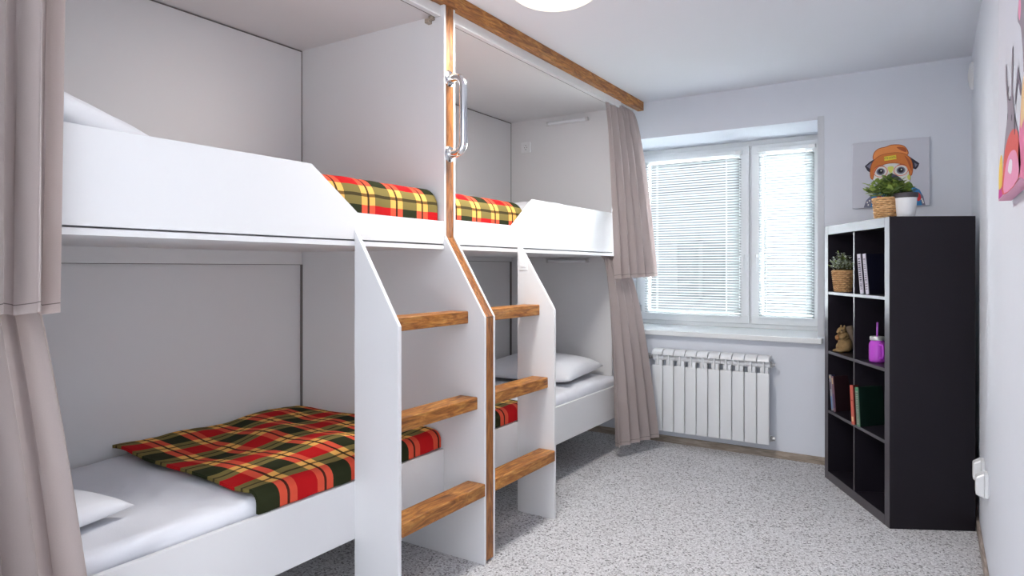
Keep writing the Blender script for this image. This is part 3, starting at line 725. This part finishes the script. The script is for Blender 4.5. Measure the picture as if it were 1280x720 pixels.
b = BM(); tube(b, [(.006, .004, .012), (0, 0, .13), (-.003, 0, .205)], .0045, 12); obj('straw', b, M['straw'], jar, True)

# woven baskets and plants
def weave(bm, r0, r1, h, rows, seg, rect=None):
    """rows of strands going in and out around uprights"""
    for k in range(rows):
        z = h*(k+.5)/rows; r = r0+(r1-r0)*(k+.5)/rows; pts = []
        N = seg*4
        for i in range(N+1):
            a = 2*PI*i/N; w = .0044*math.cos(seg*a + k*PI)
            rr = r + w
            pts.append((rr*math.cos(a), rr*math.sin(a), z + .0006*math.sin(seg*a)))
        tube(bm, pts, h/rows*.46, 6, False)
def plant(kind, name, loc, r0, r1, h, top, spread, label, mats, n, seed, leaf):
    rr = random.Random(seed)
    t = thing(name, label, 'potted plant', loc, 0)
    b = BM(); weave(b, r0, r1, h, 11, 11); lathe(b, [(0, .002), (r0-.003, .002), (r1-.004, h-.004), (r1-.008, h-.004), (r0-.006, .006), (0, .006)], seg=32, mi=1)  # dark inner wall stands in for shade between the strands
    tube(b, [((r1+.001)*math.cos(2*PI*i/40), (r1+.001)*math.sin(2*PI*i/40), h) for i in range(41)], .004, 8, False)
    obj('woven_basket', b, [M['wicker'], M['soil']], t, True, 60)  # soil colour here paints the shade between the strands
    b = BM(); lathe(b, [(r1-.008, h-.018), (r1*.5, h-.013), (0, h-.010)], seg=24); obj('soil', b, M['soil'], t, True)
    bs = BM(); bl = BM()
    for i in range(n):
        a = rr.uniform(0, 2*PI); q = rr.random()**.6; el = rr.uniform(.55, 1.0)
        hx = spread*q*math.cos(a); hy_ = spread*q*math.sin(a); hz = h + (top-h)*(1-.55*q*q)*rr.uniform(.45, 1.0)
        s0 = Vector((r1*.5*q*math.cos(a), r1*.5*q*math.sin(a), h-.015)); e0 = Vector((hx, hy_, hz)); mid = s0.lerp(e0, .55)+Vector((0, 0, .012))
        pts = [s0.lerp(mid, k/3) for k in range(3)] + [mid.lerp(e0, k/3) for k in range(4)]
        tube(bs, pts, .0011, 5)
        for k in range(2, 7):
            for sd in (-1, 1):
                p = pts[k]; aa = a + sd*rr.uniform(.6, 1.6); L = leaf*rr.uniform(.75, 1.2); wd = L*.26; up = rr.uniform(-.1, .8)
                d = Vector((math.cos(aa)*math.cos(up), math.sin(aa)*math.cos(up), math.sin(up))); sdv = d.cross(Vector((0, 0, 1))).normalized()*wd; nn = sdv.cross(d).normalized()*L*.06
                vs = [bl.verts.new(p), bl.verts.new(p+d*L*.35+sdv), bl.verts.new(p+d*L*.5-nn), bl.verts.new(p+d*L*.35-sdv), bl.verts.new(p+d*L*.75+sdv*.7), bl.verts.new(p+d*L-nn), bl.verts.new(p+d*L*.75-sdv*.7)]
                mi = rr.randrange(len(mats))
                for q4 in ((0, 1, 2), (0, 2, 3), (1, 4, 5, 2), (2, 5, 6, 3)): bl.faces.new([vs[j] for j in q4]).material_index = mi
    obj('stems', bs, M['stem'], t, True); 
    for f in bl.faces: pass
    me = bpy.data.meshes.new('foliage'); bl.to_mesh(me); bl.free()
    for m_ in mats: me.materials.append(m_)
    o = bpy.data.objects.new('foliage', me); COL.objects.link(o); o.parent = t
    return t
x, y, _ = LX(.690, .064)
plant(1, 'potted_plant', (x, y, 1.1065), .040, .054, .122, .240, .068, 'small grey-green plant in a woven basket, in the top far cube', [M['leaf_pale'], M['leaf'], M['leaf_pale'], M['leaf_pale']], 52, 11, .018)
x, y, _ = LX(.150, .062)
plant(2, 'potted_plant', (x, y, SHZ), .053, .066, .100, .205, .105, 'leafy green plant in a woven basket on top of the bookcase', [M['leaf'], M['leaf_dark'], M['leaf']], 34, 5, .044)
x, y, _ = LX(.075, .112)
cp = thing('plant_pot', 'white tapered pot with a dark rim on top of the bookcase beside the basket', 'pot', (x, y, SHZ))
b = BM(); lathe(b, [(0, 0), (.037, 0), (.039, .003), (.0475, .094), (.0445, .094), (.036, .006), (0, .006)], seg=40); obj('pot_body', b, M['pot_white'], cp, True, 50)
b = BM(); lathe(b, [(.0475, .094), (.0515, .096), (.0525, .116), (.0505, .118), (.046, .118), (.0445, .094)], seg=40, close=True); obj('pot_rim', b, M['pot_rim'], cp, True, 40)
b = BM(); lathe(b, [(.0455, .106), (.02, .109), (0, .110)], seg=30); obj('soil', b, M['soil'], cp, True)

# ------------------------------------------------------------------ pictures
def poly(bm, pts, lift, fn, mi):
    vs = [bm.verts.new(fn(p, lift)) for p in pts]
    for tri in tessellate_polygon([[Vector((p[0], p[1], 0)) for p in pts]]):
        f = bm.faces.new([vs[i] for i in tri]); f.material_index = mi
def smooth_poly(pts, n=4):
    out = []; m = len(pts)
    for i in range(m):
        p0, p1, p2, p3 = [Vector(pts[(i+k-1) % m]) for k in range(4)]
        for k in range(n):
            t = k/n; out.append(tuple(.5*((2*p1) + (-p0+p2)*t + (2*p0-5*p1+4*p2-p3)*t*t + (-p0+3*p1-3*p2+p3)*t**3)))
    return out
def circ(c, rx, rz, n=24, a0=0, a1=2*PI): return [(c[0]+rx*math.cos(a0+(a1-a0)*k/n), c[1]+rz*math.sin(a0+(a1-a0)*k/n)) for k in range(n)]
def rim(bm, pts, w, lift, fn, mi, closed=True):
    n = len(pts); V = [Vector(p) for p in pts]
    L = []; R = []
    for i in range(n):
        a = V[(i-1) % n] if closed or i else V[i]; c = V[(i+1) % n] if closed or i < n-1 else V[i]
        t = (c-a).normalized(); q = Vector((-t.y, t.x))*w/2
        L.append(bm.verts.new(fn(V[i]+q, lift))); R.append(bm.verts.new(fn(V[i]-q, lift)))
    for i in range(n if closed else n-1):
        j = (i+1) % n; bm.faces.new((L[i], L[j], R[j], R[i])).material_index = mi
PCX, PCZ, PY = -.225, 1.812, YB-.022
pug = thing('canvas_picture', 'square canvas print of a pug dog in an orange knitted hat above the bookcase', 'picture', (PCX, PY, PCZ-.2))
b = BM(); bx(b, -.202, .202, 0, .022, 0, .402, .002); obj('canvas', b, M['canvas'], pug)
inks = [(24, 22, 30), (214, 122, 52), (176, 84, 40), (238, 216, 70), (72, 70, 88), (232, 232, 226), (46, 44, 62), (52, 132, 190), (206, 44, 50), (222, 226, 110), (232, 120, 90), (120, 120, 140), (40, 50, 90), (236, 148, 78)]
def fpug(p, lift): return Vector((p[0]-PCX, -.0004-lift*.00025, p[1]-PCZ+.2))
b = BM(); K = lambda pts, l, mi, sm=True: poly(b, smooth_poly(pts) if sm else pts, l, fpug, mi)
body = [(-.365, 1.614), (-.35, 1.66), (-.31, 1.70), (-.25, 1.72), (-.14, 1.73), (-.106, 1.728), (-.073, 1.706), (-.054, 1.665), (-.044, 1.614)]
K(body, 1, 7, False)
K([(-.365, 1.614), (-.352, 1.655), (-.325, 1.685), (-.318, 1.65), (-.33, 1.614)], 2, 11, False)
K([(-.06, 1.614), (-.07, 1.66), (-.085, 1.70), (-.056, 1.67), (-.044, 1.614)], 2, 11, False)
K([(-.30, 1.614), (-.29, 1.69), (-.20, 1.64), (-.14, 1.70), (-.10, 1.614)], 2, 8, False)
K([(-.15, 1.70), (-.136, 1.725), (-.12, 1.70)], 3, 10, False); K([(-.092, 1.65), (-.088, 1.68), (-.076, 1.688), (-.066, 1.66), (-.075, 1.64)], 3, 8)
K([(-.24, 1.614), (-.22, 1.67), (-.18, 1.614)], 3, 3, False)
for (ex, ez) in ((-.34, 1.63), (-.345, 1.645), (-.333, 1.655), (-.055, 1.63), (-.062, 1.65), (-.058, 1.64)): poly(b, circ((ex, ez), .004, .006, 8), 3, fpug, 5)
K([(-.359, 1.868), (-.335, 1.89), (-.305, 1.909), (-.318, 1.87), (-.328, 1.825), (-.345, 1.84)], 2, 6, False); K([(-.35, 1.866), (-.322, 1.888), (-.33, 1.85)], 3, 11, False)
K([(-.135, 1.915), (-.10, 1.885), (-.074, 1.862), (-.080, 1.842), (-.092, 1.827), (-.118, 1.84), (-.13, 1.87)], 2, 6, False); K([(-.10, 1.868), (-.083, 1.855), (-.095, 1.84)], 3, 11, False)
face = [(-.318, 1.80), (-.31, 1.84), (-.285, 1.872), (-.225, 1.888), (-.16, 1.875), (-.128, 1.845), (-.118, 1.80), (-.13, 1.735), (-.183, 1.699), (-.27, 1.704), (-.305, 1.752)]
K(face, 3, 5); rim(b, smooth_poly(face), .003, 3.5, fpug, 11)
hat_top = [(-.312, 1.905), (-.308, 1.945), (-.283, 1.968), (-.246, 1.975), (-.216, 1.984), (-.166, 1.978), (-.140, 1.955), (-.134, 1.918), (-.2, 1.91), (-.27, 1.90)]
K(hat_top, 4, 13); rim(b, smooth_poly(hat_top), .004, 4.5, fpug, 2)
K([(-.19, 1.968), (-.15, 1.962), (-.14, 1.935), (-.165, 1.945)], 4.6, 2)
hat = [(-.316, 1.785), (-.328, 1.80), (-.328, 1.85), (-.312, 1.895), (-.27, 1.928), (-.2, 1.936), (-.148, 1.924), (-.118, 1.89), (-.108, 1.842), (-.112, 1.80), (-.122, 1.795), (-.130, 1.828), (-.150, 1.858), (-.2, 1.874), (-.248, 1.872), (-.288, 1.855), (-.306, 1.825)]
K(hat, 5, 1); rim(b, smooth_poly(hat), .0035, 5.5, fpug, 2)
K([(-.15, 1.915), (-.12, 1.875), (-.112, 1.82), (-.122, 1.84), (-.135, 1.88)], 5.6, 2)
K([(-.256, 1.917), (-.193, 1.922), (-.191, 1.897), (-.254, 1.891)], 6, 3, False)
K([(-.237, 1.852), (-.206, 1.852), (-.213, 1.822), (-.222, 1.816), (-.230, 1.824)], 6, 9)
muz = [(-.236, 1.79), (-.222, 1.812), (-.20, 1.806), (-.172, 1.785), (-.150, 1.755), (-.157, 1.733), (-.226, 1.725), (-.282, 1.738), (-.280, 1.765), (-.262, 1.782)]
K(muz, 6, 4); K([(-.24, 1.775), (-.222, 1.79), (-.2, 1.775), (-.22, 1.762)], 6.5, 0)
for cx in (-.274, -.168):
    poly(b, circ((cx, 1.828), .0225, .021), 6, fpug, 11); poly(b, circ((cx, 1.829), .015, .015), 6.5, fpug, 0); poly(b, circ((cx+.003, 1.833), .004, .004, 10), 7, fpug, 5)
    rim(b, circ((cx, 1.828), .036, .032, 30), .0035, 7, fpug, 10)
K([(-.31, 1.85), (-.28, 1.868), (-.25, 1.86), (-.28, 1.862)], 7, 2); K([(-.19, 1.86), (-.16, 1.866), (-.135, 1.85), (-.16, 1.86)], 7, 2)
K([(-.128, 1.80), (-.118, 1.785), (-.126, 1.765), (-.136, 1.785)], 7, 9)
obj('pug_print', b, [cmat(c) for c in inks], pug)
cu = bpy.data.curves.new('badge_text', 'FONT'); cu.body = "IT'S COOL"; cu.size = .0135; cu.align_x = 'CENTER'; cu.align_y = 'CENTER'; cu.extrude = .0002
tmp = bpy.data.objects.new('tmp', cu); COL.objects.link(tmp); dg = bpy.context.evaluated_depsgraph_get()
me = bpy.data.meshes.new_from_object(tmp.evaluated_get(dg)); bpy.data.objects.remove(tmp)
me.materials.clear(); me.materials.append(M['black']); o = bpy.data.objects.new('badge_text', me); COL.objects.link(o); o.parent = pug
o.rotation_euler = (PI/2, -.07, 0); o.location = (-.2235-PCX, -.0023, 1.907-PCZ+.2)

# painting on the right wall
pt = thing('canvas_painting', 'large canvas painting with a grey antlered figure over red and pink, on the right wall', 'painting', (XR-.002, 1.80, 1.426))
b = BM(); bx(b, -.030, 0, -.60, .445, 0, .72, .002)
obj('canvas', b, M['canvas'], pt)
inks2 = [(150, 138, 150), (222, 92, 84), (236, 150, 184), (236, 196, 78), (204, 60, 150), (120, 108, 124), (60, 56, 66), (240, 200, 150), (226, 120, 160), (244, 232, 240)]
def fp(p, lift): return Vector((-.0302-lift*.0003, p[0]-1.80, p[1]-1.426))
b = BM(); K = lambda pts, l, mi: poly(b, smooth_poly(pts, 3) if mi != 4 else pts, l, fp, mi)
zb = 1.428
K([(2.235, zb), (2.22, 1.46), (2.14, 1.475), (2.07, 1.46), (2.05, zb)], 1, 4)
K([(2.215, 1.455), (2.215, 1.50), (2.17, 1.535), (2.12, 1.53), (2.10, 1.49), (2.12, 1.455)], 2, 3)
grey = [(2.06, 1.49), (2.03, 1.56), (1.965, 1.60), (1.975, 1.65), (2.012, 1.70), (2.008, 1.735), (1.985, 1.725), (1.96, 1.66), (1.93, 1.635), (1.885, 1.625), (1.868, 1.66), (1.862, 1.70), (1.85, 1.73), (1.828, 1.73), (1.836, 1.68), (1.842, 1.63), (1.80, 1.575), (1.735, 1.53), (1.71, 1.49)]
K(grey, 3, 0); rim(b, grey, .0022, 3.3, fp, 6)
K([(2.09, zb), (2.085, 1.48), (2.03, 1.53), (1.93, 1.55), (1.80, 1.545), (1.71, 1.51), (1.70, zb)], 4, 1)
K([(2.05, zb), (2.03, 1.475), (1.96, 1.50), (1.86, 1.505), (1.75, 1.485), (1.72, zb)], 5, 2)
K([(1.94, 1.47), (1.90, 1.49), (1.84, 1.48), (1.86, 1.455)], 6, 9)
K([(1.79, 1.60), (1.735, 1.66), (1.72, 1.655), (1.665, 1.60), (1.68, 1.59), (1.73, 1.63), (1.775, 1.595)], 4, 5)
K([(1.70, zb), (1.70, 1.52), (1.64, 1.60), (1.60, 1.56), (1.56, 1.60), (1.45, 1.66), (1.40, zb)], 4, 8)
K([(1.665, 1.52), (1.66, 1.58), (1.60, 1.62), (1.50, 1.58)], 5, 7)
K([(1.74, 1.765), (1.71, 1.80), (1.68, 1.86), (1.62, 1.93), (1.45, 1.98), (1.40, 1.74), (1.60, 1.62), (1.64, 1.67), (1.67, 1.72), (1.70, 1.74)], 3, 0)
K([(1.72, 1.77), (1.70, 1.80), (1.67, 1.77), (1.69, 1.745)], 4, 2)
K([(1.80, 1.54), (1.80, 1.575), (1.785, 1.57), (1.785, 1.53)], 5, 6)
for (yy, zz) in ((1.95, 1.60), (1.90, 1.63), (1.86, 1.58), (1.93, 1.66)): poly(b, circ((yy, zz), .008, .008, 8), 5, fp, 6)
obj('painted_figure', b, [cmat(c) for c in inks2], pt)
# the painted bottom edge of the canvas
b = BM(); bx(b, -.0298, -.001, -.60, .445, -.0006, .0008); obj('painted_edge', b, cmat((232, 170, 196)), pt)
